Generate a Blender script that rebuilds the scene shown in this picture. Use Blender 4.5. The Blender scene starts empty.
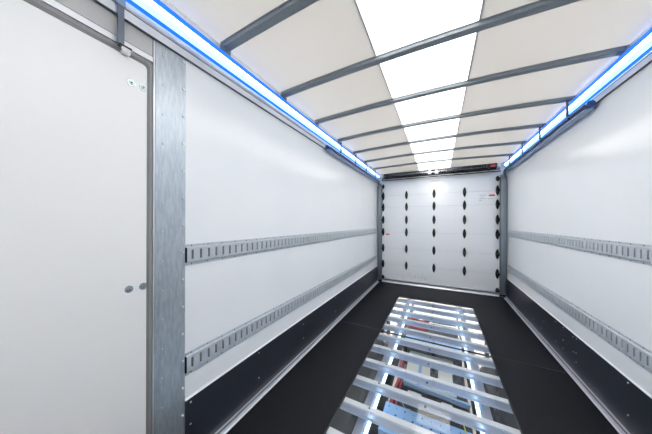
import bpy, bmesh, math, random
from mathutils import Vector, Matrix
S = bpy.context.scene
COL = S.collection
PI = math.pi
random.seed(7)

# ---------------------------------------------------------------- camera, world, exposure
cam = bpy.data.cameras.new('camera')
cam.sensor_fit = 'HORIZONTAL'; cam.sensor_width = 36.0
cam.lens = 36.0 * 217.15 / 652.0
cam.shift_y = 5.0 / 652.0
cam.clip_start = 0.01
co = bpy.data.objects.new('camera', cam); COL.objects.link(co)
yaw, roll = 0.4804, 0.0031
Fw = Vector((-math.sin(yaw), math.cos(yaw), 0)); Rt = Vector((math.cos(yaw), math.sin(yaw), 0)); Up = Vector((0, 0, 1))
R2 = Rt * math.cos(roll) + Up * math.sin(roll); U2 = Up * math.cos(roll) - Rt * math.sin(roll)
M = Matrix((R2, U2, -Fw)).transposed().to_4x4(); M.translation = (0, 0, 1.202)
co.matrix_world = M
S.camera = co

w = bpy.data.worlds.new('daylight'); S.world = w; w.use_nodes = True
bg = w.node_tree.nodes['Background']
bg.inputs['Color'].default_value = (1.0, 0.985, 0.96, 1); bg.inputs['Strength'].default_value = 4.6
S.view_settings.view_transform = 'Standard'; S.view_settings.look = 'None'
S.view_settings.gamma = 1; S.view_settings.use_curve_mapping = False
S.view_settings.exposure = 0.72
S.cycles.max_bounces = 14; S.cycles.diffuse_bounces = 8; S.cycles.glossy_bounces = 5
S.cycles.transparent_max_bounces = 12; S.cycles.sample_clamp_indirect = 8

# ---------------------------------------------------------------- dimensions (metres, floor at z=0)
XL, XR, YB, YF = -1.127, 0.973, 4.468, -0.75
ZWL, ZWR = 2.012, 2.035        # top of the wall panels
ZR = 2.185                     # roof skin at the walls
XM = (XL + XR) / 2; HW = (XR - XL) / 2
def arch(x, k=0.030): return k * (1 - ((x - XM) / HW) ** 2) - 0.008 * (x - XM) / HW

# ---------------------------------------------------------------- materials
def mat(name, col, rough=0.5, metal=0.0, emis=None, estr=0.0, spec=0.5, noise=None, bump=None, coat=0.0, trans=None):
    """noise=(scale, colour2, stretch) mottles the colour, bump=(scale, strength)"""
    m = bpy.data.materials.new(name); m.use_nodes = True
    nt = m.node_tree; b = nt.nodes['Principled BSDF']
    b.inputs['Base Color'].default_value = (*col, 1); b.inputs['Roughness'].default_value = rough
    b.inputs['Metallic'].default_value = metal; b.inputs['Specular IOR Level'].default_value = spec
    b.inputs['Coat Weight'].default_value = coat; b.inputs['Coat Roughness'].default_value = 0.08
    tc = nt.nodes.new('ShaderNodeTexCoord')
    if noise:
        n = nt.nodes.new('ShaderNodeTexNoise'); n.inputs['Scale'].default_value = noise[0]; n.inputs['Detail'].default_value = 4
        mp = nt.nodes.new('ShaderNodeMapping'); mp.inputs['Scale'].default_value = noise[2]
        nt.links.new(tc.outputs['Object'], mp.inputs['Vector']); nt.links.new(mp.outputs['Vector'], n.inputs['Vector'])
        r = nt.nodes.new('ShaderNodeValToRGB'); r.color_ramp.elements[0].position = 0.35; r.color_ramp.elements[1].position = 0.68
        r.color_ramp.elements[0].color = (*col, 1); r.color_ramp.elements[1].color = (*noise[1], 1)
        nt.links.new(n.outputs['Fac'], r.inputs['Fac']); nt.links.new(r.outputs['Color'], b.inputs['Base Color'])
    if bump:
        n = nt.nodes.new('ShaderNodeTexNoise'); n.inputs['Scale'].default_value = bump[0]; n.inputs['Detail'].default_value = 2
        nt.links.new(tc.outputs['Object'], n.inputs['Vector'])
        bp = nt.nodes.new('ShaderNodeBump'); bp.inputs['Strength'].default_value = bump[1]; bp.inputs['Distance'].default_value = 0.002
        nt.links.new(n.outputs['Fac'], bp.inputs['Height']); nt.links.new(bp.outputs['Normal'], b.inputs['Normal'])
    if emis:
        b.inputs['Emission Color'].default_value = (*emis, 1); b.inputs['Emission Strength'].default_value = estr
    if trans:
        t = nt.nodes.new('ShaderNodeBsdfTranslucent'); t.inputs['Color'].default_value = (*trans[0], 1)
        mx = nt.nodes.new('ShaderNodeMixShader'); mx.inputs['Fac'].default_value = trans[1]
        nt.links.new(b.outputs[0], mx.inputs[1]); nt.links.new(t.outputs[0], mx.inputs[2])
        nt.links.new(mx.outputs[0], nt.nodes['Material Output'].inputs['Surface'])
    return m
def glass_mat(name, tint, rough):
    m = bpy.data.materials.new(name); m.use_nodes = True; nt = m.node_tree; nt.nodes.clear()
    o = nt.nodes.new('ShaderNodeOutputMaterial'); t = nt.nodes.new('ShaderNodeBsdfTransparent'); t.inputs['Color'].default_value = (*tint, 1)
    g = nt.nodes.new('ShaderNodeBsdfGlossy'); g.inputs['Roughness'].default_value = rough
    f = nt.nodes.new('ShaderNodeFresnel'); f.inputs['IOR'].default_value = 1.5
    mx = nt.nodes.new('ShaderNodeMixShader')
    nt.links.new(f.outputs[0], mx.inputs[0]); nt.links.new(t.outputs[0], mx.inputs[1]); nt.links.new(g.outputs[0], mx.inputs[2])
    nt.links.new(mx.outputs[0], o.inputs['Surface']); return m

WHITE = mat('gelcoat_white', (0.865, 0.885, 0.92), 0.19, spec=0.32, noise=(2.5, (0.84, 0.865, 0.90), (1, 1, 1)), bump=(9, 0.03))
DOORW = mat('door_white', (0.86, 0.86, 0.865), 0.38, bump=(160, 0.10))
SHUT = mat('shutter_white', (0.90, 0.92, 0.96), 0.08, spec=0.6, bump=(40, 0.01))
ROOF = mat('roof_laminate', (0.66, 0.655, 0.65), 0.20, noise=(30, (0.69, 0.675, 0.65), (1, 8, 1)), trans=((0.61, 0.595, 0.575), 0.37))
STRIP = mat('roof_light_laminate', (0.85, 0.85, 0.84), 0.35, trans=((0.97, 0.97, 0.96), 0.85))
SEAMM = mat('seam_tape', (0.55, 0.55, 0.54), 0.5)
FLOOR = mat('phenolic_black', (0.010, 0.011, 0.014), 0.5, spec=0.13, noise=(220, (0.019, 0.020, 0.024), (1, 1, 1)), bump=(420, 0.2))
KICK = mat('kick_black', (0.026, 0.030, 0.040), 0.30, spec=0.35, noise=(240, (0.032, 0.036, 0.047), (1, 1, 1)), bump=(300, 0.10))
KSEAL = mat('joint_sealant_dark', (0.06, 0.065, 0.075), 0.35)
ALU = mat('anodised_aluminium', (0.72, 0.74, 0.78), 0.30, 1.0, noise=(60, (0.62, 0.64, 0.68), (12, 0.3, 12)))
ALUB = mat('bright_aluminium', (0.80, 0.82, 0.86), 0.35, 0.7)
ALUF = mat('floor_rail_aluminium', (0.60, 0.62, 0.70), 0.42, 0.5)
ALUD = mat('aluminium_groove', (0.14, 0.15, 0.17), 0.5, 0.5)
GALV = mat('galvanised_steel', (0.42, 0.48, 0.55), 0.42, 0.75, noise=(110, (0.56, 0.61, 0.65), (1, 1, 0.18)), bump=(160, 0.05))
RAIL = mat('load_rail_steel', (0.52, 0.56, 0.61), 0.42, 0.35, noise=(40, (0.58, 0.62, 0.67), (1, 1, 1)))
RAILB = mat('rail_slot_dark', (0.10, 0.10, 0.10), 0.7)
BOW = mat('bow_grey', (0.23, 0.26, 0.285), 0.6, 0.0, spec=0.25, noise=(80, (0.26, 0.29, 0.315), (1, 1, 1)))
RUBG = mat('seal_grey_rubber', (0.20, 0.20, 0.20), 0.6)
RUBK = mat('rubber_black', (0.02, 0.02, 0.022), 0.6)
COILM = mat('spring_steel', (0.16, 0.17, 0.19), 0.3, 0.8)
BLACKM = mat('black_steel', (0.015, 0.016, 0.018), 0.35, 0.4)
CHROME = mat('chrome', (0.85, 0.86, 0.88), 0.12, 1.0)
ZINC = mat('zinc_bolt', (0.42, 0.49, 0.53), 0.25, 0.9)
HEADER = mat('header_grey_panel', (0.52, 0.52, 0.52), 0.45, bump=(90, 0.1))
BLUEM = mat('track_blue_grey', (0.30, 0.38, 0.56), 0.35, 0.5)
POST = mat('track_galvanised', (0.28, 0.33, 0.37), 0.35, 0.8)
LEDW = mat('led_diffuser', (0.9, 0.9, 0.9), 0.4, emis=(0.80, 0.93, 1.0), estr=3.1)
LEDC = mat('led_cyan_side', (0.7, 0.9, 1), 0.4, emis=(0.30, 0.66, 1.0), estr=0.95)
LEDB = mat('led_blue_edge', (0.02, 0.12, 0.6), 0.3, emis=(0.015, 0.17, 0.80), estr=0.62)
ULED = mat('underfloor_led', (0.9, 0.9, 0.9), 0.4, emis=(0.58, 0.83, 1.0), estr=2.4)
CHAS = mat('chassis_pale_blue', (0.58, 0.77, 0.97), 0.4, 0.0)
CHASG = mat('chassis_grey', (0.50, 0.51, 0.57), 0.4, 0.4)
BEAM = mat('beam_shaded_aluminium', (0.56, 0.63, 0.76), 0.30, 0.5)  # bluish shade of the beam webs put into the metal colour
TOPLIT = mat('beam_top_lit', (0.92, 0.92, 0.94), 0.4)  # white paints the light falling on the beam tops
RED = mat('red_hose', (0.62, 0.05, 0.07), 0.4)
REDL = mat('red_label', (0.75, 0.10, 0.08), 0.5)
ORANGE = mat('orange_print', (0.80, 0.42, 0.28), 0.6)
PAPER = mat('label_grey_print', (0.56, 0.58, 0.62), 0.5)
CREAM = mat('cream_panel', (0.90, 0.84, 0.72), 0.6)
PIPE = mat('blue_grey_pipe', (0.30, 0.42, 0.58), 0.35, 0.4)
PERF = mat('blue_bracket', (0.36, 0.56, 0.82), 0.45, 0.3)
YEL = mat('yellow_wire', (0.75, 0.62, 0.10), 0.5)
DARKU = mat('underbody_black', (0.02, 0.022, 0.025), 0.6, noise=(20, (0.05, 0.05, 0.055), (1, 1, 1)))
DARKT = mat('tank_dark_grey', (0.05, 0.055, 0.06), 0.45)
GRND = mat('concrete_yard', (0.34, 0.32, 0.285), 0.85, noise=(6, (0.27, 0.255, 0.23), (1, 1, 1)))
GLASS = glass_mat('floor_glass', (0.93, 0.95, 0.97), 0.02)

# ---------------------------------------------------------------- mesh helpers
class MB:
    def __init__(s): s.bm = bmesh.new(); s.mi = 0
    def mark(s, faces):
        for f in faces: f.material_index = s.mi
    def poly(s, pts):
        f = s.bm.faces.new([s.bm.verts.new(p) for p in pts]); f.material_index = s.mi; return f
    def box(s, x0, x1, y0, y1, z0, z1, bev=0.0):
        m = Matrix.Translation(((x0+x1)/2, (y0+y1)/2, (z0+z1)/2)) @ Matrix.Diagonal((abs(x1-x0), abs(y1-y0), abs(z1-z0), 1))
        r = bmesh.ops.create_cube(s.bm, size=1, matrix=m)
        fs = set(f for v in r['verts'] for f in v.link_faces); s.mark(fs)
        if bev > 0:
            es = list(set(e for v in r['verts'] for e in v.link_edges))
            q = bmesh.ops.bevel(s.bm, geom=es, offset=bev, segments=2, affect='EDGES', profile=0.5); s.mark(q['faces'])
        return s
    def prism(s, prof, axis, a, b, closed=True, caps=True):
        """profile points extruded along an axis. 'Y': (x,z)  'X': (y,z)  'Z': (x,y)"""
        def P(p, t):
            if axis == 'Y': return (p[0], t, p[1])
            if axis == 'X': return (t, p[0], p[1])
            return (p[0], p[1], t)
        A = [s.bm.verts.new(P(p, a)) for p in prof]; B = [s.bm.verts.new(P(p, b)) for p in prof]
        n = len(prof); fs = []
        for i in range(n if closed else n-1):
            j = (i+1) % n; fs.append(s.bm.faces.new((A[i], A[j], B[j], B[i])))
        if caps and closed: fs.append(s.bm.faces.new(A)); fs.append(s.bm.faces.new(B[::-1]))
        s.mark(fs); return s
    def cyl(s, p, q, r, n=12, r2=None):
        p, q = Vector(p), Vector(q); d = q - p
        m = Matrix.Translation((p+q)/2) @ d.to_track_quat('Z', 'Y').to_matrix().to_4x4()
        k = bmesh.ops.create_cone(s.bm, cap_ends=True, segments=n, radius1=r, radius2=r if r2 is None else r2, depth=d.length, matrix=m)
        fs = set(f for v in k['verts'] for f in v.link_faces); s.mark(fs)
        for f in fs:
            if len(f.verts) == 4: f.smooth = True
        return s
    def tube(s, pts, r, n=8):
        pts = [Vector(p) for p in pts]; rings = []
        for i, p in enumerate(pts):
            t = (pts[min(i+1, len(pts)-1)] - pts[max(i-1, 0)]).normalized()
            u = t.orthogonal().normalized() if i == 0 else (pu - t * pu.dot(t)).normalized()
            pu = u; v = t.cross(u)
            rings.append([s.bm.verts.new(p + (u*math.cos(2*PI*k/n) + v*math.sin(2*PI*k/n))*r) for k in range(n)])
        for a, b in zip(rings, rings[1:]):
            for k in range(n):
                f = s.bm.faces.new((a[k], a[(k+1) % n], b[(k+1) % n], b[k])); f.smooth = True; f.material_index = s.mi
        s.bm.faces.new(rings[0][::-1]); s.bm.faces.new(rings[-1]); return s
    def build(s, name, m, parent=None, smooth=False):
        bmesh.ops.recalc_face_normals(s.bm, faces=s.bm.faces[:])
        me = bpy.data.meshes.new(name)
        if smooth:
            for f in s.bm.faces: f.smooth = True
        s.bm.to_mesh(me); s.bm.free()
        for k in (m if isinstance(m, (list, tuple)) else [m]): me.materials.append(k)
        o = bpy.data.objects.new(name, me); COL.objects.link(o)
        if parent: o.parent = parent
        return o
def smoothed(pts, n=6):
    P = [Vector(p) for p in pts]; P = [2*P[0]-P[1]] + P + [2*P[-1]-P[-2]]; out = []
    for i in range(1, len(P)-2):
        a, b, c, d = P[i-1:i+3]
        for k in range(n):
            t = k/n; out.append(0.5*((2*b) + (c-a)*t + (2*a-5*b+4*c-d)*t*t + (3*b-a-3*c+d)*t**3))
    out.append(P[-2]); return out
def thing(name, label, cat, loc=(0, 0, 0), group=None):
    o = bpy.data.objects.new(name, None); COL.objects.link(o); o.location = loc; o.empty_display_size = 0.1
    o['label'] = label; o['category'] = cat
    if group: o['group'] = group
    return o
def tag(o, label, cat, group=None):
    o['label'] = label; o['category'] = cat
    if group: o['group'] = group
    return o
def struct(o, label=None):
    o['kind'] = 'structure'
    if label: o['label'] = label
    return o
def put(parent, src, loc, name=None, rot=None, scale=None):
    """one more copy of a part, sharing its mesh, under the given parent"""
    c = src.copy(); COL.objects.link(c); c.parent = parent; c.location = loc
    if rot: c.rotation_euler = rot
    if scale: c.scale = scale
    if name: c.name = name
    return c

# ---------------------------------------------------------------- room shell
GX0, GX1, GY0, GY1 = -0.580, 0.428, 0.62, 3.68       # opening with the glass
m = MB()
T = 0.018
m.box(XL-0.05, GX0, YF, YB+0.07, -T, 0); m.box(GX1, XR+0.05, YF, YB+0.07, -T, 0)
m.box(GX0, GX1, GY1, YB+0.07, -T, 0); m.box(GX0, GX1, YF, GY0, -T, 0)
floor = struct(m.build('floor', FLOOR), 'black anti-slip floor boards framing the long glass panel')
# thin board joints in the dark floor
m = MB()
m.box(GX1+0.002, XR-0.05, 2.428, 2.432, 0.0002, 0.0012); m.box(XL+0.05, GX0-0.002, 2.428, 2.432, 0.0002, 0.0012)
m.build('board_joint', KSEAL, floor)

# walls, 40 mm sandwich panels; the left one is cut for the side door
DY0, DY1, DZ1 = -0.34, 0.500, 1.905
m = MB(); XO = XL-0.04
m.box(XO, XL, 0.520, YB+0.07, 0, ZWL); m.box(XO, XL, YF, DY0-0.02, 0, ZWL)
wl = struct(m.build('wall_left', WHITE), 'glossy white panel wall on the left')
m = MB(); m.box(XR, XR+0.04, YF, YB+0.07, 0, ZWR)
struct(m.build('wall_right', WHITE), 'glossy white panel wall on the right')
m = MB(); m.box(XL-0.04, XR+0.04, YF-0.04, YF, 0, 2.23)
struct(m.build('wall_front', WHITE), 'white bulkhead')

# ceiling: two cream laminate panels and the bright translucent strip between them
def roof_sheet(x0, x1, name, mt, dz=0.0, n=8):
    m = MB(); t = 0.003
    xs = [x0 + (x1-x0)*i/n for i in range(n+1)]
    prof = [(x, ZR+arch(x)+dz) for x in xs] + [(x, ZR+arch(x)+dz+t) for x in xs[::-1]]
    m.prism(prof, 'Y', YF-0.04, YB+0.07); return m.build(name, mt)
SX0, SX1 = -0.345, 0.178
c1 = struct(roof_sheet(XL-0.04, SX0, 'ceiling', ROOF), 'cream roof sheet left of the bright strip')
c2 = struct(roof_sheet(SX1, XR+0.04, 'ceiling', ROOF), 'cream roof sheet right of the bright strip')
c3 = struct(roof_sheet(SX0, SX1, 'ceiling', STRIP), 'bright white translucent strip down the roof')
for x, par in ((SX0, c1), (SX1, c2)):
    m = MB(); z = ZR+arch(x); m.prism([(x-0.006, z-0.002), (x+0.006, z-0.002), (x+0.006, z), (x-0.006, z)], 'Y', YF, YB+0.05)
    m.build('seam', SEAMM, par)

# cornice profiles above the walls, carrying the lamps
def cornice(sg, xw, zw, name, label):
    X = lambda d: xw + sg*d
    m = MB()
    m.prism([(X(-0.04), zw), (X(0.010), zw), (X(0.012), zw+0.003), (X(0.012), zw+0.036), (X(0.005), zw+0.040), (X(0.005), zw+0.047),
             (X(0.012), zw+0.051), (X(0.013), 2.076), (X(0.006), 2.085), (X(0.045), 2.158), (X(0.050), ZR-0.002), (X(-0.04), ZR-0.002)],
            'Y', YF, YB+0.04)
    o = struct(m.build(name, ALUB), label)
    m = MB(); m.box(X(0.0056), X(0.0050), YF, YB, zw+0.041, zw+0.046); m.build('groove', ALUD, o)
    m = MB(); m.box(X(0.0002), X(0.0135), YF, YB, zw-0.0025, zw-0.0002); m.build('shadow_joint', ALUD, o)
    return o
cornice(1, XL, ZWL, 'trim_1', 'pale aluminium cornice along the top of the left wall')
cornice(-1, XR, ZWR, 'trim_2', 'pale aluminium cornice along the top of the right wall')

# black kick plates and floor edge rails
ZK = 0.305
rv = MB(); rv.cyl((0, 0, 0), (0.003, 0, 0), 0.005, 10, 0.003)
RIV = rv.build('rivet', mat('rivet_bright', (0.75, 0.80, 0.84), 0.3, 0.4))
def kick(sg, xw, name, y0, label, spots):
    X = lambda d: xw + sg*d
    m = MB(); m.box(X(0.0005), X(0.008), y0, YB+0.02, 0.001, ZK)
    o = struct(m.build(name, KICK), label)
    m = MB(); m.prism([(X(0.0006), ZK), (X(0.009), ZK), (X(0.005), ZK+0.007), (X(0.0006), ZK+0.007)], 'Y', y0, YB-0.02)
    m.build('top_edge', WHITE, o)
    m = MB(); m.prism([(X(0.0082), 0.012), (X(0.0115), 0.0125), (X(0.0082), 0.036)], 'Y', y0, YB-0.02); m.build('joint_sealant', KSEAL, o)
    for y, z in spots: put(o, RIV, (X(0.008), y, z), rot=(0, 0, 0 if sg > 0 else PI))
    return o
kick(1, XL, 'baseboard_left', 0.637, 'black kick plate along the foot of the left wall',
     [(0.664, .283), (0.663, .173), (1.135, .108), (1.135, .283), (1.70, .25), (1.70, .12), (2.4, .28), (2.4, .11)])
kick(-1, XR, 'baseboard_right', YF, 'black kick plate along the foot of the right wall',
     [(3.036, .179), (2.644, .287), (2.484, .279), (2.438, .283), (2.776, .10), (2.643, .177), (2.643, .105), (2.789, .279),
      (1.909, .284), (1.908, .099), (3.314, .095), (3.109, .08), (2.44, .17), (2.48, .16), (2.44, .10)])
def floor_rail(sg, xw, name, y0, label):
    X = lambda d: xw + sg*d
    m = MB()
    m.prism([(X(0.0085), 0.0), (X(0.0085), 0.011), (X(0.010), 0.012), (X(0.022), 0.011), (X(0.0235), 0.004), (X(0.0305), 0.004),
             (X(0.032), 0.009), (X(0.036), 0.010), (X(0.050), 0.008), (X(0.058), 0.002), (X(0.058), 0.0)], 'Y', y0, YB-0.03)
    o = struct(m.build(name, ALUF), label)
    m = MB(); m.box(X(0.0228), X(0.0312), y0, YB-0.03, 0.0045, 0.0085); m.build('groove', ALUD, o)
floor_rail(1, XL, 'trim_3', 0.637, 'aluminium edge rail between floor and left kick plate')
floor_rail(-1, XR, 'trim_4', YF, 'aluminium edge rail between floor and right kick plate')

# rear frame: lintel, threshold
m = MB(); nn = 16; xs = [XL + (XR-XL)*i/nn for i in range(nn+1)]
m.prism([(XL, 2.02)] + [(x, ZR+arch(x)-0.0005) for x in xs] + [(XR, 2.02)], 'Y', YB+0.033, YB+0.068)
m.box(XL, XR, YB+0.033, YB+0.060, 0.0, 2.0195)
struct(m.build('wall_back', ALUB), 'rear frame behind the roll-up door')
m = MB(); m.prism([(YB-0.045, 0), (YB-0.04, 0.010), (YB-0.004, 0.03), (YB-0.004, 0)], 'X', XL, XR)
th = struct(m.build('trim_5', ALUB), 'worn aluminium threshold below the roll-up door')

# ---------------------------------------------------------------- roll-up door
rows = [1.730, 1.502, 1.250, 1.007, 0.682, 0.358]
d1 = struct(thing('door_1', 'x', 'x', (0, 0, 0)), 'white roll-up door of horizontal panels with black hinges')
del d1['category']
edges = [0.06] + rows[::-1] + [2.03]
for z0, z1 in zip(edges, edges[1:]):
    m = MB(); m.box(XL+0.012, XR-0.012, YB-0.001, YB+0.024, z0+0.0008, z1-0.0008, 0.001); m.build('panel', SHUT, d1)
m = MB(); m.box(XL+0.004, XR-0.004, YB+0.026, YB+0.032, 0.03, 2.06); m.build('backing_sheet', SHUT, d1)  # added behind the panels to stop daylight leaking through their gaps
m = MB(); m.prism([(YB-0.001, 0.031), (YB-0.018, 0.034), (YB-0.018, 0.058), (YB-0.001, 0.062), (YB+0.02, 0.062), (YB+0.02, 0.031)], 'X', XL+0.012, XR-0.012)
m.build('bottom_rail', ALU, d1)
m = MB(); m.box(XL+0.012, XR-0.012, YB+0.0, YB+0.02, 0.0305, 0.034); m.build('bottom_seal', RUBK, d1)
def hinge_mesh():
    m = MB(); n = 14; H = 0.084; W = 0.023; pts = []
    for i in range(n+1):
        t = -1 + 2*i/n; pts.append((W*(1-t*t)**0.8 + 0.003, H*t))
    prof = pts + [(-x, z) for x, z in pts[::-1]]
    A = [m.bm.verts.new((x, 0, z)) for x, z in prof]; B = [m.bm.verts.new((x*0.85, -0.010, z*0.93)) for x, z in prof]
    k = len(prof)
    for i in range(k): m.bm.faces.new((A[i], A[(i+1) % k], B[(i+1) % k], B[i]))
    m.bm.faces.new(A); m.bm.faces.new(B[::-1])
    m.cyl((-0.020, -0.014, 0), (0.020, -0.014, 0), 0.009, 10)
    for z in (-0.045, 0.045): m.cyl((0, -0.010, z), (0, -0.014, z), 0.007, 8)
    return m
h0 = None
for x in (-0.565, -0.085, 0.391):
    for z in rows:
        if h0 is None: h0 = hinge_mesh().build('hinge', RUBK, d1); h0.location = (x, YB-0.001, z)
        else: put(d1, h0, (x, YB-0.001, z))
def roller_mesh():
    m = hinge_mesh()
    m.cyl((-0.020, -0.035, 0), (0.030, -0.035, 0), 0.006, 8)
    m.box(-0.024, 0.024, -0.045, -0.008, -0.018, 0.018, 0.004)
    return m
r0 = None
for x, sx in ((-1.012, -1), (0.850, 1)):
    for z in rows + [1.925, 0.085]:
        if r0 is None: r0 = roller_mesh().build('roller_hinge', BLACKM, d1); r0.location = (x, YB-0.001, z); r0.scale = (sx, 1, 1)
        else:
            q = put(d1, r0, (x, YB-0.001, z)); q.scale = (sx, 1, 0.55 if z in (1.925, 0.085) else 1)
# printed labels on the door
def plate(name, x0, x1, z0, z1, mt, par, y=None):
    y = YB-0.0015 if y is None else y
    m = MB(); m.box(x0, x1, y-0.0008, y, z0, z1); return m.build(name, mt, par)
plate('red_sticker', 0.735, 0.815, 1.640, 1.668, REDL, d1)
plate('red_sticker', -0.955, -0.885, 0.945, 0.972, REDL, d1)
m = MB()
for k, (a, b) in enumerate([(0.60, 0.70), (0.62, 0.66), (0.60, 0.69), (0.60, 0.64), (0.72, 0.80)]):
    z = 1.665 - 0.030*k if k < 4 else 1.60
    m.box(a, b, YB-0.0023, YB-0.0015, z-0.006, z+0.004)
m.build('printed_notice', PAPER, d1)
m = MB()
for k in range(7): m.box(-0.14+0.021*k, -0.127+0.021*k, YB-0.0023, YB-0.0015, 1.958, 1.970)
m.build('orange_print', ORANGE, d1)
m = MB(); rr = random.Random(3)
for (x, z) in [(-0.53, .195), (-0.50, .18), (-0.41, .155), (-0.40, .16), (-0.285, .148), (-0.27, .20), (-0.28, .17), (-0.235, .13), (-0.22, .17), (-0.34, .14)]:
    m.cyl((x, YB-0.0012, z), (x, YB-0.0024, z), 0.007*rr.uniform(.6, 1.1), 8)
m.build('scuff_mark', mat('scuff_brown', (0.30, 0.25, 0.22), 0.7), d1)

# ---------------------------------------------------------------- side door on the left
d2 = thing('door_2', 'x', 'x'); del d2['category']; struct(d2, 'white side door with grey rubber seal')
def rounded(y0, y1, z0, z1, r, n=6):
    pts = [(y0, z0), (y1, z0)]
    pts += [(y1-r+r*math.cos(a), z1-r+r*math.sin(a)) for a in [PI/2*k/n for k in range(n+1)]]
    pts += [(y0+r+r*math.cos(a), z1-r+r*math.sin(a)) for a in [PI/2+PI/2*k/n for k in range(n+1)]]
    return pts
m = MB()
A = rounded(-0.32, 0.477, 0.03, 1.876, 0.016); B = rounded(-0.318, 0.475, 0.032, 1.874, 0.015)
va = [m.bm.verts.new((XL-0.035, *p)) for p in A]; vb = [m.bm.verts.new((XL-0.002, *p)) for p in A]; vc = [m.bm.verts.new((XL+0.001, *p)) for p in B]
k = len(A)
for i in range(k):
    j = (i+1) % k; m.bm.faces.new((va[i], va[j], vb[j], vb[i])); m.bm.faces.new((vb[i], vb[j], vc[j], vc[i]))
m.bm.faces.new(va[::-1]); m.bm.faces.new(vc)
m.build('door_panel', DOORW, d2)
def ring(A, B, x0, x1, name, mt, par):
    m = MB(); k = len(A)
    V = [[m.bm.verts.new((x, *p)) for p in L] for x in (x0, x1) for L in (A, B)]   # A0 B0 A1 B1
    for i in range(k):
        j = (i+1) % k
        m.bm.faces.new((V[2][i], V[2][j], V[3][j], V[3][i])); m.bm.faces.new((V[0][i], V[0][j], V[1][j], V[1][i]))
        m.bm.faces.new((V[0][i], V[0][j], V[2][j], V[2][i])); m.bm.faces.new((V[1][i], V[1][j], V[3][j], V[3][i]))
    return m.build(name, mt, par)
O1 = rounded(-0.329, 0.486, 0.020, 1.889, 0.020); O2 = rounded(-0.338, 0.4965, 0.010, 1.9035, 0.016); O3 = rounded(-0.340, 0.499, 0.006, 1.906, 0.004)
ring(A, O1, XL-0.03, XL-0.0005, 'seal', RUBG, d2)
ring(O1, O2, XL-0.03, XL+0.0005, 'seal', mat('seal_mid_grey', (0.27, 0.27, 0.275), 0.5), d2)
ring(O2, O3, XL-0.03, XL-0.006, 'gap', RUBK, d2)
for y, z in ((.421, 1.772), (.462, 1.774), (.416, .924), (.464, .924)):
    m = MB(); m.cyl((0, 0, 0), (0.0025, 0, 0), 0.0145, 20, 0.0135); m.cyl((0.0025, 0, 0), (0.006, 0, 0), 0.0075, 14, 0.005)
    b = m.build('bolt', ZINC, d2); b.location = (XL+0.001, y, z)
    m = MB(); m.cyl((0.0055, 0, 0), (0.0066, 0, 0), 0.0032, 6); q = m.build('socket', RUBK, b)
# aluminium surround and grey header panel
m = MB()
m.box(XO, XL+0.001, 0.500, 0.5055, 0, ZWL-0.001); m.box(XO, XL-0.001, 0.5058, 0.5199, 0, ZWL-0.001)
m.box(XO, XL+0.001, YF, 0.499, 1.907, 1.930)
m.box(XO, XL+0.001, -0.36, -0.341, 0, 1.906); m.box(XO, XL+0.001, -0.34, 0.499, 0, 0.005)
o = struct(m.build('trim_6', ALUB), 'slim aluminium surround of the side door')
m = MB(); m.box(XO, XL-0.001, -0.36, 0.497, 1.9325, ZWL-0.001); m.build('header_panel', HEADER, o)
m = MB(); m.box(XO, XL+0.0015, YF, 0.497, 1.930, 1.932); m.box(XO, XL+0.0018, 0.4975, 0.4990, 1.907, ZWL-0.001); m.build('joint', ALUD, o)

# galvanised cover plate beside the side door
p = thing('cover_plate', 'tall galvanised steel plate with two columns of rivets beside the side door', 'metal plate', (XL, 0.58, 0))
m = MB(); m.box(0.0003, 0.0035, -0.0735, 0.0565, 0.0, ZWL-0.003); m.build('plate', GALV, p)
z = 1.202-0.288-0.1345*6
while z < ZWL-0.02:
    if z > 0.02: q = put(p, RIV, (0.0035, 0.046, z), scale=(1.6, 1.35, 1.35)); q['label'] = 'bright domed rivet'
    z += 0.1345
put(p, RIV, (0.0035, 0.046, 1.84), scale=(1.3, 1, 1))
z = 1.202-0.182-0.1345*7
while z < ZWL-0.02:
    if z > 0.02: put(p, RIV, (0.0035, -0.044, z), scale=(0.8, 0.8, 0.8))
    z += 0.1345

# lashing bar hanging over the side door
p = thing('door_stay', 'blue-grey vertical steel bar ending in a chrome catch above the side door', 'metal bar', (XL+0.020, 0.381, 1.896))
m = MB(); m.box(-0.0035, 0.0045, -0.0105, 0.0105, 0.000, 0.176, 0.002); m.build('bar', mat('stay_blue_grey', (0.17, 0.20, 0.26), 0.3, 0.8), p)
m = MB(); m.box(-0.0035, 0.0065, -0.016, 0.014, 0.150, 0.178, 0.002); m.build('top_bracket', BLUEM, p)
m = MB(); m.box(-0.017, 0.006, -0.004, 0.034, -0.004, 0.001, 0.001); m.build('hook', RUBK, p)
m = MB(); m.box(-0.018, 0.006, 0.002, 0.032, -0.022, -0.0045, 0.003); m.box(-0.018, 0.0075, 0.004, 0.030, -0.026, -0.0215, 0.001); m.build('catch', CHROME, p)

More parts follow.
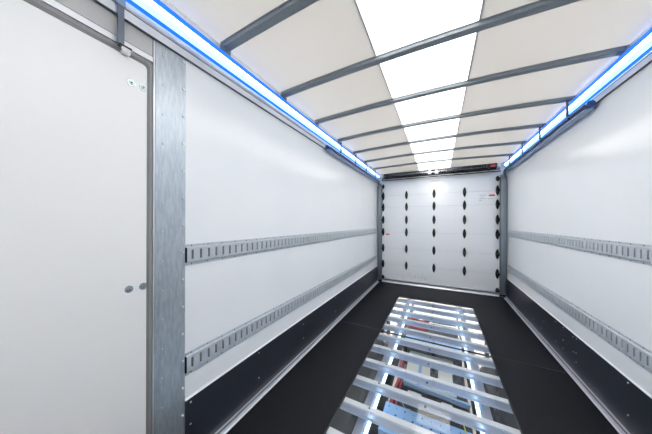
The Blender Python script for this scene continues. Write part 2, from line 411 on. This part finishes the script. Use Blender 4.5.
# ---------------------------------------------------------------- slotted load rails
def load_rail(sg, xw, z0, z1, y0, label):
    X = lambda d: sg*d
    p = thing('load_rail', label, 'rail', (xw, y0, z0), 'slotted load rails on the side walls')
    L = (YB-0.088) - y0; H = z1-z0; pitch = 0.0444; sw = 0.011; sh0, sh1 = H*0.29, H*0.74
    b0, b1 = 0.016, H-0.015; D = 0.013
    m = MB()
    # flanges and shoulders
    m.prism([(X(0.0005), 0), (X(0.003), 0), (X(0.003), b0-0.002), (X(D), b0+0.003), (X(D-0.0015), b0+0.005), (X(0.0005), b0+0.001)], 'Y', 0, L)
    m.prism([(X(0.0005), H), (X(0.003), H), (X(0.003), b1+0.002), (X(D), b1-0.003), (X(D-0.0015), b1-0.005), (X(0.0005), b1-0.001)], 'Y', 0, L)
    n = int((L-0.03)/pitch); F = X(D)
    a, b = b0+0.003, b1-0.003
    def quad(ya, yb, za, zb): m.poly([(F, ya, za), (F, yb, za), (F, yb, zb), (F, ya, zb)])
    quad(0, L, a, sh0); quad(0, L, sh1, b)
    prev = 0.0
    for i in range(n+1):
        yc = 0.027 + i*pitch
        if yc > L-0.01: break
        quad(prev, yc-sw/2, sh0, sh1); prev = yc+sw/2
        for ya in (yc-sw/2, yc+sw/2): m.poly([(F, ya, sh0), (X(0.0045), ya, sh0), (X(0.0045), ya, sh1), (F, ya, sh1)])
        for za in (sh0, sh1): m.poly([(F, yc-sw/2, za), (X(0.0045), yc-sw/2, za), (X(0.0045), yc+sw/2, za), (F, yc+sw/2, za)])
    quad(prev, L, sh0, sh1)
    m.build('rail_profile', RAIL, p)
    m = MB(); m.box(X(0.0008), X(0.0042), 0.001, L-0.001, sh0-0.004, sh1+0.004); m.build('slot_backing', RAILB, p)
    m = MB(); m.prism([(X(0.0006), b0), (X(D+0.0005), b0+0.003), (X(D+0.0005), b1-0.003), (X(0.0006), b1)], 'Y', -0.003, -0.0002); m.build('end_cap', BLACKM, p)
    r = None; i = 0
    while True:
        y = 0.027 + i*pitch*2
        if y > L-0.02: break
        for zz in (0.0075, H-0.007):
            if r is None:
                mm = MB(); mm.cyl((0, 0, 0), (0.0016, 0, 0), 0.0036, 8, 0.0028); r = mm.build('rivet', ALUD, p); r.location = (X(0.003), y, zz)
                if sg < 0: r.rotation_euler = (0, 0, PI)
            else: put(p, r, (X(0.003), y, zz))
        i += 1
    return p
load_rail(1, XL, 0.980, 1.087, 0.641, 'upper slotted grey load rail on the left wall')
load_rail(1, XL, 0.427, 0.541, 0.641, 'lower slotted grey load rail on the left wall')
load_rail(-1, XR, 0.980, 1.089, YF+0.05, 'upper slotted grey load rail on the right wall')
load_rail(-1, XR, 0.427, 0.541, YF+0.05, 'lower slotted grey load rail on the right wall')

# ---------------------------------------------------------------- roof bows
words = ['nearest roof bow, steel grey, crossing the top left of the view', 'second roof bow from the camera, steel grey',
         'third roof bow from the camera, steel grey', 'fourth roof bow from the camera, steel grey, first above the door tracks',
         'fifth roof bow from the camera, thin grey', 'sixth roof bow from the camera, thin grey', 'grey roof bow nearest to the roll-up door']
BY = [0.824, 1.341, 1.853, 2.391, 2.916, 3.435, 3.977]
def bow_mesh():
    m = MB(); n = 24; x0, x1 = XL+0.048, XR-0.048; W = 0.026; t = 0.022
    rings = []
    for i in range(n+1):
        x = x0+(x1-x0)*i/n; z = ZR+arch(x)-0.0005
        rings.append([m.bm.verts.new((x, y, z+dz)) for y, dz in ((-W-0.004, 0), (-W-0.004, -0.003), (-W+0.002, -0.004), (-W+0.004, -t+0.002), (-W+0.007, -t),
                                                                    (W-0.007, -t), (W-0.004, -t+0.002), (W-0.002, -0.004), (W+0.004, -0.003), (W+0.004, 0))])
    k = len(rings[0])
    for a, b in zip(rings, rings[1:]):
        for i in range(k): m.bm.faces.new((a[i], a[(i+1) % k], b[(i+1) % k], b[i]))
    m.bm.faces.new(rings[0]); m.bm.faces.new(rings[-1][::-1])
    return m
b0 = None; f0 = None
for y, lab in zip(BY, words):
    p = thing('roof_bow', lab, 'roof bow', (0, y, 0), 'roof bows across the ceiling')
    if b0 is None: b0 = bow_mesh().build('bow_profile', BOW, p)
    else: put(p, b0, (0, 0, 0))
    for sx, x in ((1, XL+0.048), (-1, XR-0.048)):
        if f0 is None:
            m = MB(); m.box(-0.001, 0.012, -0.031, 0.031, ZR-0.034, ZR-0.001, 0.002); m.cyl((0.012, 0, ZR-0.02), (0.016, 0, ZR-0.02), 0.006, 8)
            f0 = m.build('end_bracket', BOW, p); f0.location = (x, 0, 0)
        else: put(p, f0, (x, 0, 0), scale=(sx, 1, 1))

# ---------------------------------------------------------------- LED light profiles in the two cornices
def led(sg, xw, label):
    X = lambda d: xw + sg*d
    p = thing('led_light', label, 'light', (xw, 0, 2.1), 'LED light profiles along the roof edges')
    P = lambda d, z: (sg*d, z-2.1)
    y0, y1 = YF+0.02, YB-0.07
    # arc cross-section from the lower lip to the upper lip, bulging into the room
    a = Vector((0.017, 2.080)); b = Vector((0.056, 2.152)); nn = Vector((b.y-a.y, -(b.x-a.x))).normalized()
    def pt(t, o=0.0):
        q = a.lerp(b, t) + nn*(0.014*math.sin(PI*t) + o); return q
    def seg(t0, t1, name, mt, o=0.0, th=0.003):
        m = MB(); n = 5
        ts = [t0+(t1-t0)*i/n for i in range(n+1)]
        prof = [P(*pt(t, o)) for t in ts] + [P(*pt(t, o-th)) for t in ts[::-1]]
        m.prism(prof, 'Y', y0, y1); return m.build(name, mt, p)
    seg(0.00, 0.17, 'blue_lip', LEDB, 0.003, 0.006)
    seg(0.17, 0.50, 'side_lens', LEDC)
    seg(0.50, 0.76, 'diffuser', LEDW)
    m = MB(); q0 = pt(0.76); m.prism([P(*q0), P(q0.x+0.016, q0.y+0.008), P(q0.x+0.015, q0.y+0.013), P(*pt(1.0)), P(*pt(0.9, -0.003))], 'Y', y0, y1); m.build('blue_lip', LEDB, p)
    for y in (y0-0.004, y1):
        m = MB(); m.prism([P(*pt(t, 0.004)) for t in [i/6 for i in range(7)]] + [P(*pt(1, -0.004)), P(*pt(0, -0.004))], 'Y', y, y+0.004); m.build('end_cap', BLACKM, p)
    return p
led(1, XL, 'glowing blue-white LED light profile above the left wall')
led(-1, XR, 'glowing blue-white LED light profile above the right wall')

# ---------------------------------------------------------------- door tracks
def track(sg, xw, zt, y0, label):
    p = thing('door_track', label, 'door track', (xw, YB, 0), 'guide tracks of the roll-up door')
    X = lambda d: sg*d
    yo = -YB
    # upright, a C section with the mouth towards the room centre
    m = MB()
    m.prism([(X(0.054), -0.085), (X(0.098), -0.085), (X(0.098), -0.080), (X(0.059), -0.080), (X(0.059), -0.018), (X(0.098), -0.018), (X(0.098), -0.013), (X(0.054), -0.013)],
            'Z', 0.001, 1.97)
    m.build('upright', POST, p)
    m = MB(); m.prism([(X(0.002), -0.018), (X(0.053), -0.018), (X(0.053), -0.014), (X(0.002), -0.014)], 'Z', 0.02, 1.93); m.build('mounting_web', POST, p)
    # horizontal run under the roof edge
    m = MB(); z0 = zt
    m.prism([(X(0.020), z0), (X(0.070), z0), (X(0.070), z0+0.006), (X(0.026), z0+0.006), (X(0.026), z0+0.038), (X(0.070), z0+0.038), (X(0.070), z0+0.044), (X(0.020), z0+0.044)],
            'Y', y0-YB, -0.10)
    m.build('horizontal_run', BLUEM, p)
    m = MB(); pts = []
    for k in range(7):
        a = PI/2*k/6; pts.append((X(0.045), -0.05-0.05*(1-math.cos(a)) , 1.93+(z0+0.022-1.93)*math.sin(a)))
    m.tube(pts, 0.02, 8); m.build('bend', POST, p)
    m = MB(); m.cyl((X(0.045), y0-YB-0.03, z0+0.03), (X(0.045), y0-YB, z0+0.03), 0.022, 14, 0.018); m.build('end_buffer', mat('buffer_blue', (0.03, 0.08, 0.25), 0.3), p)
    b = None
    for y in BY[3:]:
        if b is None:
            m = MB(); m.box(X(0.030), X(0.086), -0.010, 0.010, z0+0.0442, z0+0.050); m.box(X(0.078), X(0.086), -0.010, 0.010, z0+0.044, 2.158)
            m.cyl((X(0.071), 0, z0+0.025), (X(0.080), 0, z0+0.025), 0.009, 8)
            b = m.build('hanger', mat('hanger_dark', (0.05, 0.06, 0.09), 0.4, 0.6), p); b.location = (0, y-YB, 0)
        else: put(p, b, (0, y-YB, 0))
    m = MB(); m.box(X(0.036), X(0.104), -0.095, -0.010, 0.001, 0.012, 0.002); m.box(X(0.036), X(0.110), -0.100, -0.075, 0.02, 0.05, 0.006); m.build('foot', BLACKM, p)
    return p
track(1, XL, 1.985, 2.12, 'blue-lit steel door track at the rear left, upright and roof run')
track(-1, XR, 1.995, 2.20, 'blue-lit steel door track at the rear right, upright and roof run')

# ---------------------------------------------------------------- counterbalance spring above the roll-up door
p = thing('spring_shaft', 'long black counterbalance spring on its shaft above the roll-up door', 'spring', (0, YB-0.085, 2.115))
m = MB(); m.cyl((XL+0.10, 0, 0), (XR-0.10, 0, 0), 0.012, 12); m.build('shaft', ALU, p)
def coil(x0, x1, R, r, turns):
    n = int(turns*12); return [(x0+(x1-x0)*i/n, R*math.cos(2*PI*i/12), R*math.sin(2*PI*i/12)) for i in range(n+1)]
m = MB(); m.tube(coil(-0.96, -0.20, 0.030, 0.009, 22), 0.0085, 6); m.build('coil_spring', COILM, p)
m = MB(); m.tube(coil(0.00, 0.72, 0.030, 0.009, 20), 0.0085, 6); m.build('coil_spring', COILM, p)
m = MB(); m.box(XL+0.10, XR-0.10, 0.012, 0.05, -0.052, 0.052, 0.003); m.build('backing_channel', BLACKM, p)
m = MB(); m.prism([(0.055, -0.085), (-0.012, -0.085), (-0.012, -0.080), (0.050, -0.080), (0.050, -0.055), (0.055, -0.055)], 'X', XL+0.10, XR-0.10); m.build('lower_ledge', ALUB, p)
m = MB(); m.box(XL+0.10, XR-0.10, -0.016, -0.010, -0.094, -0.078); m.build('ledge_lip', BLACKM, p)
for a in (-0.155, -0.045):
    m = MB(); m.box(a-0.028, a+0.028, -0.048, -0.018, -0.045, -0.008, 0.004); m.cyl((a-0.02, 0, 0), (a+0.02, 0, 0), 0.032, 16); m.build('centre_clamp', RAIL, p)
m = MB(); m.box(-0.105, -0.095, -0.040, 0.012, -0.06, 0.05, 0.002); m.build('centre_bearing', BLACKM, p)
for x0 in (XL+0.106, XR-0.146):
    m = MB(); m.cyl((x0, 0, 0), (x0+0.035, 0, 0), 0.046, 20); m.cyl((x0-0.004, 0, 0), (x0, 0, 0), 0.052, 20); m.cyl((x0+0.035, 0, 0), (x0+0.039, 0, 0), 0.052, 20)
    m.build('cable_drum', ALUB, p)
for x0 in (-0.93, 0.705):
    m = MB(); m.box(x0, x0+0.010, -0.046, 0.012, -0.075, 0.04, 0.002); m.build('bearing_bracket', BLACKM, p)
m = MB(); m.box(0.735, 0.805, -0.034, -0.030, -0.012, 0.020); m.build('red_tag', REDL, p)
m = MB(); m.box(0.725, 0.812, -0.030, 0.012, -0.030, 0.030, 0.002); m.build('tag_housing', BLACKM, p)

# ---------------------------------------------------------------- glass in the floor
def glass(y0, y1, label):
    p = thing('floor_glass', label, 'glass panel', (0, y0, 0), 'clear panels in the floor')
    m = MB(); m.poly([(GX0+0.001, 0.001, -0.001), (GX1-0.001, 0.001, -0.001), (GX1-0.001, y1-y0-0.001, -0.001), (GX0+0.001, y1-y0-0.001, -0.001)])
    m.build('pane', GLASS, p)
    m = MB()
    m.box(GX0+0.0005, GX0+0.006, 0, y1-y0, -0.016, -0.0015); m.box(GX1-0.006, GX1-0.0005, 0, y1-y0, -0.016, -0.0015)
    m.box(GX0+0.006, GX1-0.006, y1-y0-0.002, y1-y0, -0.016, -0.003); m.box(GX0+0.006, GX1-0.006, 0, 0.002, -0.016, -0.003)
    m.build('gasket', RUBK, p)
    return p
glass(GY0, 2.4265, 'near clear floor panel showing the chassis below')
glass(2.4295, GY1, 'far clear floor panel, greyed by reflections, before the roll-up door')

# cross beams under the glass
def beam_mesh():
    m = MB(); x0, x1 = XL-0.02, XR+0.02; h = 0.048
    prof = [(0.0, 0), (-0.050, 0), (-0.051, -0.005), (-0.046, -0.006), (-0.046, -h+0.006), (-0.056, -h+0.005), (-0.056, -h), (0.006, -h), (0.006, -h+0.005), (-0.002, -h+0.006), (-0.002, -0.006), (0, -0.005)]
    m.prism(prof, 'X', x0, x1); return m
bm0 = None
ordn = ['first', 'second', 'third', 'fourth', 'fifth', 'sixth', 'seventh', 'eighth', 'ninth', 'tenth', 'eleventh']
yb = 1.162
for i in range(11):
    lab = 'pale aluminium cross beam under the floor glass, ' + (ordn[i] + ' from the near end' if i < 10 else 'farthest, at the glass end')
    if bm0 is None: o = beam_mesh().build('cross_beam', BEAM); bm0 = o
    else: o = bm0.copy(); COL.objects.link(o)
    if i == 0:
        mm = MB(); mm.box(XL-0.01, XR+0.01, -0.044, -0.004, 0.0002, 0.0045, 0.001); tp = mm.build('lit_top_face', TOPLIT, o)  # thin white cap painting the lit top face of the beam
        mm = MB(); mm.cyl((0, 0, 0.0046), (0, 0, 0.008), 0.006, 6); scr = mm.build('screw', DARKT, o); scr.location = (-0.40, -0.02, 0.0)
        mm = MB(); mm.cyl((0, 0, 0), (0, -0.006, 0), 0.008, 6); wb = mm.build('web_bolt', DARKT, o); wb.location = (-0.08, -0.046, -0.024)
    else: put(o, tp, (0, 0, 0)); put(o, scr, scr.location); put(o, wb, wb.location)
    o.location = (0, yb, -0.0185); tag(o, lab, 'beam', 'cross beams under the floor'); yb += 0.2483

# chassis rails with light strips on the inner edges
ZC = -0.105
def chassis(sg, x0, label, lab2):
    X = lambda d: x0 + sg*d   # d grows towards the inside
    m = MB()
    m.prism([(X(0.0), ZC), (X(0.050), ZC), (X(0.050), ZC-0.006), (X(0.006), ZC-0.006), (X(0.006), ZC-0.17), (X(0.050), ZC-0.17), (X(0.050), ZC-0.176), (X(0), ZC-0.176)], 'Y', YF, YB)
    o = m.build('chassis_rail', CHASG); tag(o, label, 'chassis rail', 'chassis rails under the floor glass')
    m = MB(); m.prism([(X(0.051), ZC-0.001), (X(0.054), ZC-0.001), (X(0.054), ZC-0.12), (X(0.051), ZC-0.12)], 'Y', YF, YB); m.build('inner_plate', CHAS, o)  # pale blue paints the glow of the light strip on the rail
    m = MB(); m.prism([(X(0.0515), ZC-0.1205), (X(0.0535), ZC-0.1205), (X(0.0535), ZC-0.37), (X(0.0515), ZC-0.37)], 'Y', YF, YB); m.build('dark_skirt', DARKU, o)  # added dark skirt, keeps bright ground from showing below the rail
    p = thing('light_strip', lab2, 'light', (X(0.070), 0.7, ZC), 'light strips on the chassis rails')
    m = MB(); m.prism([(-sg*0.004, 0.0006), (sg*0.018, 0.0006), (sg*0.016, 0.009), (-sg*0.002, 0.009)], 'Y', 0, 3.0); m.build('tube', ULED, p)
    m = MB()
    for k in range(6): m.box(-sg*0.0155, -sg*0.0042, 0.11+0.5*k, 0.13+0.5*k, -0.004, 0.007)
    m.box(-sg*0.0155, -sg*0.0145, 0.0, 3.0, -0.004, 0.0)
    m.build('mounting_clips', ALU, p)
    for y in (-0.02, 3.0005):
        m = MB(); m.box(-sg*0.005, sg*0.019, y, y+0.0195, 0.0003, 0.0095); m.build('end_cap', ALU, p)
chassis(1, -0.476, 'left chassis rail seen through the floor glass', 'white light strip along the left chassis rail')
chassis(-1, 0.320, 'right chassis rail seen through the floor glass', 'white light strip along the right chassis rail')

# ---------------------------------------------------------------- underbody equipment
def ub(name, label, cat, mb, mt): return tag(mb.build(name, mt), label, cat)
m = MB(); m.box(-0.300, 0.140, 2.20, 2.76, -0.330, -0.322, 0.003)
ub('cream_shield', 'cream shield plate between the chassis rails', 'panel', m, CREAM)
m = MB(); m.box(-0.185, -0.155, 2.20, 2.70, -0.3215, -0.318); ub('blue_strap', 'narrow blue strap lying across the cream shield plate', 'strap', m, PERF)
m = MB(); m.box(-0.075, -0.005, 2.37, 2.56, -0.3215, -0.27, 0.008); m.cyl((-0.04, 2.44, -0.27), (-0.04, 2.44, -0.255), 0.022, 12); m.box(-0.06, -0.02, 2.50, 2.53, -0.27, -0.262)
ub('valve_block', 'dark grey valve block on the cream shield plate', 'valve', m, DARKT)
m = MB(); m.cyl((0.165, 2.25, -0.34), (0.165, 2.50, -0.34), 0.050, 18); m.cyl((0.165, 2.50, -0.34), (0.165, 2.52, -0.34), 0.03, 12)
ub('air_canister', 'dark canister beside the right chassis rail', 'canister', m, DARKT)
for (ya, z, rr_, lab) in ((2.155, -0.225, 0.020, 'thickest blue-grey pipe crossing between the chassis rails'), (2.060, -0.24, 0.013, 'blue-grey pipe nearest the camera between the chassis rails'),
                    (2.10, -0.29, 0.014, 'thin blue-grey pipe lying below the thickest one')):
    m = MB(); m.tube(smoothed([(-0.285, ya+0.02, z), (-0.15, ya+0.005, z), (0.0, ya, z), (0.12, ya-0.012, z), (0.222, ya-0.02, z)]), rr_, 12)
    tag(m.build('pipe', PIPE), lab, 'pipe', 'pipes between the chassis rails')
m = MB(); m.box(-0.24, -0.13, 1.99, 2.03, -0.33, -0.27, 0.004); ub('cream_block', 'small cream block in front of the pipes', 'block', m, CREAM)
m = MB(); m.box(0.02, 0.10, 2.02, 2.05, -0.33, -0.29, 0.004); ub('cream_clip', 'small cream clip in front of the pipes, to the right', 'clip', m, CREAM)
# perforated bracket
m = MB(); bx0, bx1, by0, by1, zz = -0.375, 0.222, 1.52, 1.775, -0.24
nx, ny = 10, 4; cx = (bx1-bx0)/nx; cy = (by1-by0)/ny
for i in range(nx):
    for j in range(ny):
        x = bx0+cx*(i+.5); y = by0+cy*(j+.5); hr = 0.008 if (i+j) % 2 else 0.005
        inner = [m.bm.verts.new((x+hr*math.cos(PI/4+PI/4*k), y+hr*math.sin(PI/4+PI/4*k), zz)) for k in range(8)]
        outer = [m.bm.verts.new((x+cx/2*a, y+cy/2*b, zz)) for a, b in ((1, 1), (0, 1), (-1, 1), (-1, 0), (-1, -1), (0, -1), (1, -1), (1, 0))]
        for k in range(8): m.bm.faces.new((inner[k], inner[(k+1) % 8], outer[(k+1) % 8], outer[k]))
m.box(bx0, bx1, by0-0.004, by0, zz-0.06, zz); m.box(bx0, bx1, by1, by1+0.004, zz-0.06, zz)
ub('perforated_bracket', 'blue perforated steel bracket between the chassis rails', 'bracket', m, PERF)
def hose(pts, r, name, mt, label, cat, group=None):
    m = MB(); m.tube(smoothed(pts, 8), r, 8); return tag(m.build(name, mt), label, cat, group)
hose([(-0.27, 2.50, -0.27), (-0.31, 2.47, -0.25), (-0.345, 2.40, -0.245), (-0.342, 2.28, -0.25), (-0.330, 2.15, -0.26), (-0.335, 2.02, -0.26), (-0.345, 1.90, -0.265), (-0.35, 1.83, -0.29), (-0.35, 1.79, -0.34)], 0.013, 'red_hose', RED,
     'thick red hose looping beside the left chassis rail', 'hose')
hose([(-0.305, 2.40, -0.285), (-0.315, 2.28, -0.29), (-0.308, 2.20, -0.29), (-0.312, 2.0, -0.29), (-0.315, 1.86, -0.30), (-0.32, 1.80, -0.34)], 0.008, 'red_hose', RED, 'thin red hose on the inner side of the thick one', 'hose')
hose([(-0.33, 1.47, -0.29), (-0.30, 1.44, -0.26), (-0.26, 1.42, -0.26), (-0.22, 1.40, -0.29)], 0.014, 'red_hose', RED, 'short red hose arching nearest the camera, before the perforated bracket', 'hose')
hose([(-0.29, 1.86, -0.25), (-0.255, 1.83, -0.235), (-0.25, 1.80, -0.232), (-0.23, 1.79, -0.25), (-0.20, 1.82, -0.27)], 0.003, 'wire', mat('wire_grey', (.5, .52, .55), .5), 'thin grey wire behind the perforated bracket', 'wire')
hose([(0.145, 1.88, -0.26), (0.155, 1.84, -0.235), (0.160, 1.79, -0.225), (0.17, 1.72, -0.232)], 0.004, 'wire', YEL, 'short yellow wire over the perforated bracket', 'wire')
# dark crossmember with bright fittings
m = MB(); m.prism([(2.80, -0.27), (2.90, -0.27), (2.92, -0.32), (2.90, -0.42), (2.80, -0.42), (2.78, -0.32)], 'X', -0.385, 0.225)
x = ub('crossmember', 'dark chassis crossmember with bright fittings', 'crossmember', m, DARKU)
for a in (-0.28, -0.22, 0.02, 0.06, 0.08):
    m = MB(); m.cyl((a, 2.83, -0.268), (a+0.015, 2.86, -0.250), 0.012, 8, 0.006); m.build('fitting', ALUB, x)
# pale flat cover farther back
m = MB(); m.box(-0.36, 0.215, 2.66, 2.95, -0.215, -0.185, 0.008); ub('pale_cover', 'pale blue flat cover between the chassis rails', 'cover', m, CHAS)
for k, (y, z, mt, lab) in enumerate(((3.07, -.185, RED, 'nearer red cable crossing under the far glass'), (3.17, -.185, DARKU, 'black cable crossing under the far glass'),
                                     (3.31, -.185, RED, 'farther red cable crossing under the far glass'), (3.40, -.185, PIPE, 'blue-grey cable crossing under the far glass'))):
    hose([(-0.36, y, z), (-0.25, y+0.01, z+.01), (-0.1, y-0.01, z), (0.05, y+.01, z-.01), (0.20, y, z)] if mt is not RED else [(-0.37, y, z), (-0.30, y+.02, z+.01), (-0.22, y, z), (-0.12, y+.02, z+.01)], 0.02, 'cable', mt, lab, 'cable', 'cables under the far glass')
m = MB(); m.box(-0.37, 0.22, 3.02, 3.46, -0.30, -0.24, 0.01); ub('cable_tray', 'dark tray below the cables under the far glass', 'tray', m, DARKU)
# side tanks and boxes outside the rails
m = MB(); m.box(-0.98, -0.51, 0.75, 2.62, -0.62, -0.20, 0.05); m.mi = 0
ub('fuel_tank', 'dark tank outside the left chassis rail', 'tank', m, DARKT)
m = MB(); m.box(0.36, 0.84, 0.90, 2.68, -0.60, -0.22, 0.05)
ub('battery_box', 'dark box outside the right chassis rail', 'box', m, DARKT)
m = MB(); m.box(-0.40, 0.25, 0.80, 3.4, -0.56, -0.50, 0.02); ub('dark_filler', 'added black sheet low between the chassis rails', 'tray', m, DARKU)  # added dark sheet, covers the bright ground so the gaps stay dark

# yard under the vehicle
m = MB(); m.box(-6, 6, -4, 10, -1.00, -0.95)
struct(m.build('ground', GRND), 'pale concrete yard below the vehicle')
# wheels of the rear axle carry the body
def wheel(x, label):
    p = thing('wheel', label, 'wheel', (x, 3.6, -0.61), 'rear wheels')
    m = MB(); prof = [(0.20, -0.10), (0.30, -0.11), (0.335, -0.09), (0.34, 0), (0.335, 0.09), (0.30, 0.11), (0.20, 0.10)]
    n = 32; R = [[m.bm.verts.new((w_, r*math.cos(2*PI*k/n), r*math.sin(2*PI*k/n))) for r, w_ in prof] for k in range(n)]
    for k in range(n):
        a, b = R[k], R[(k+1) % n]
        for i in range(len(prof)): j = (i+1) % len(prof); f = m.bm.faces.new((a[i], a[j], b[j], b[i])); f.smooth = True
    m.build('tyre', RUBK, p)
    m = MB(); m.cyl((-0.07, 0, 0), (0.07, 0, 0), 0.2, 28); m.cyl((-0.09, 0, 0), (0.09, 0, 0), 0.06, 16); m.build('rim', ALU, p)
wheel(-0.86, 'rear left wheel under the body'); wheel(0.70, 'rear right wheel under the body')
# the shared pattern rivet is used only through its copies
bpy.data.objects.remove(RIV, do_unlink=True)
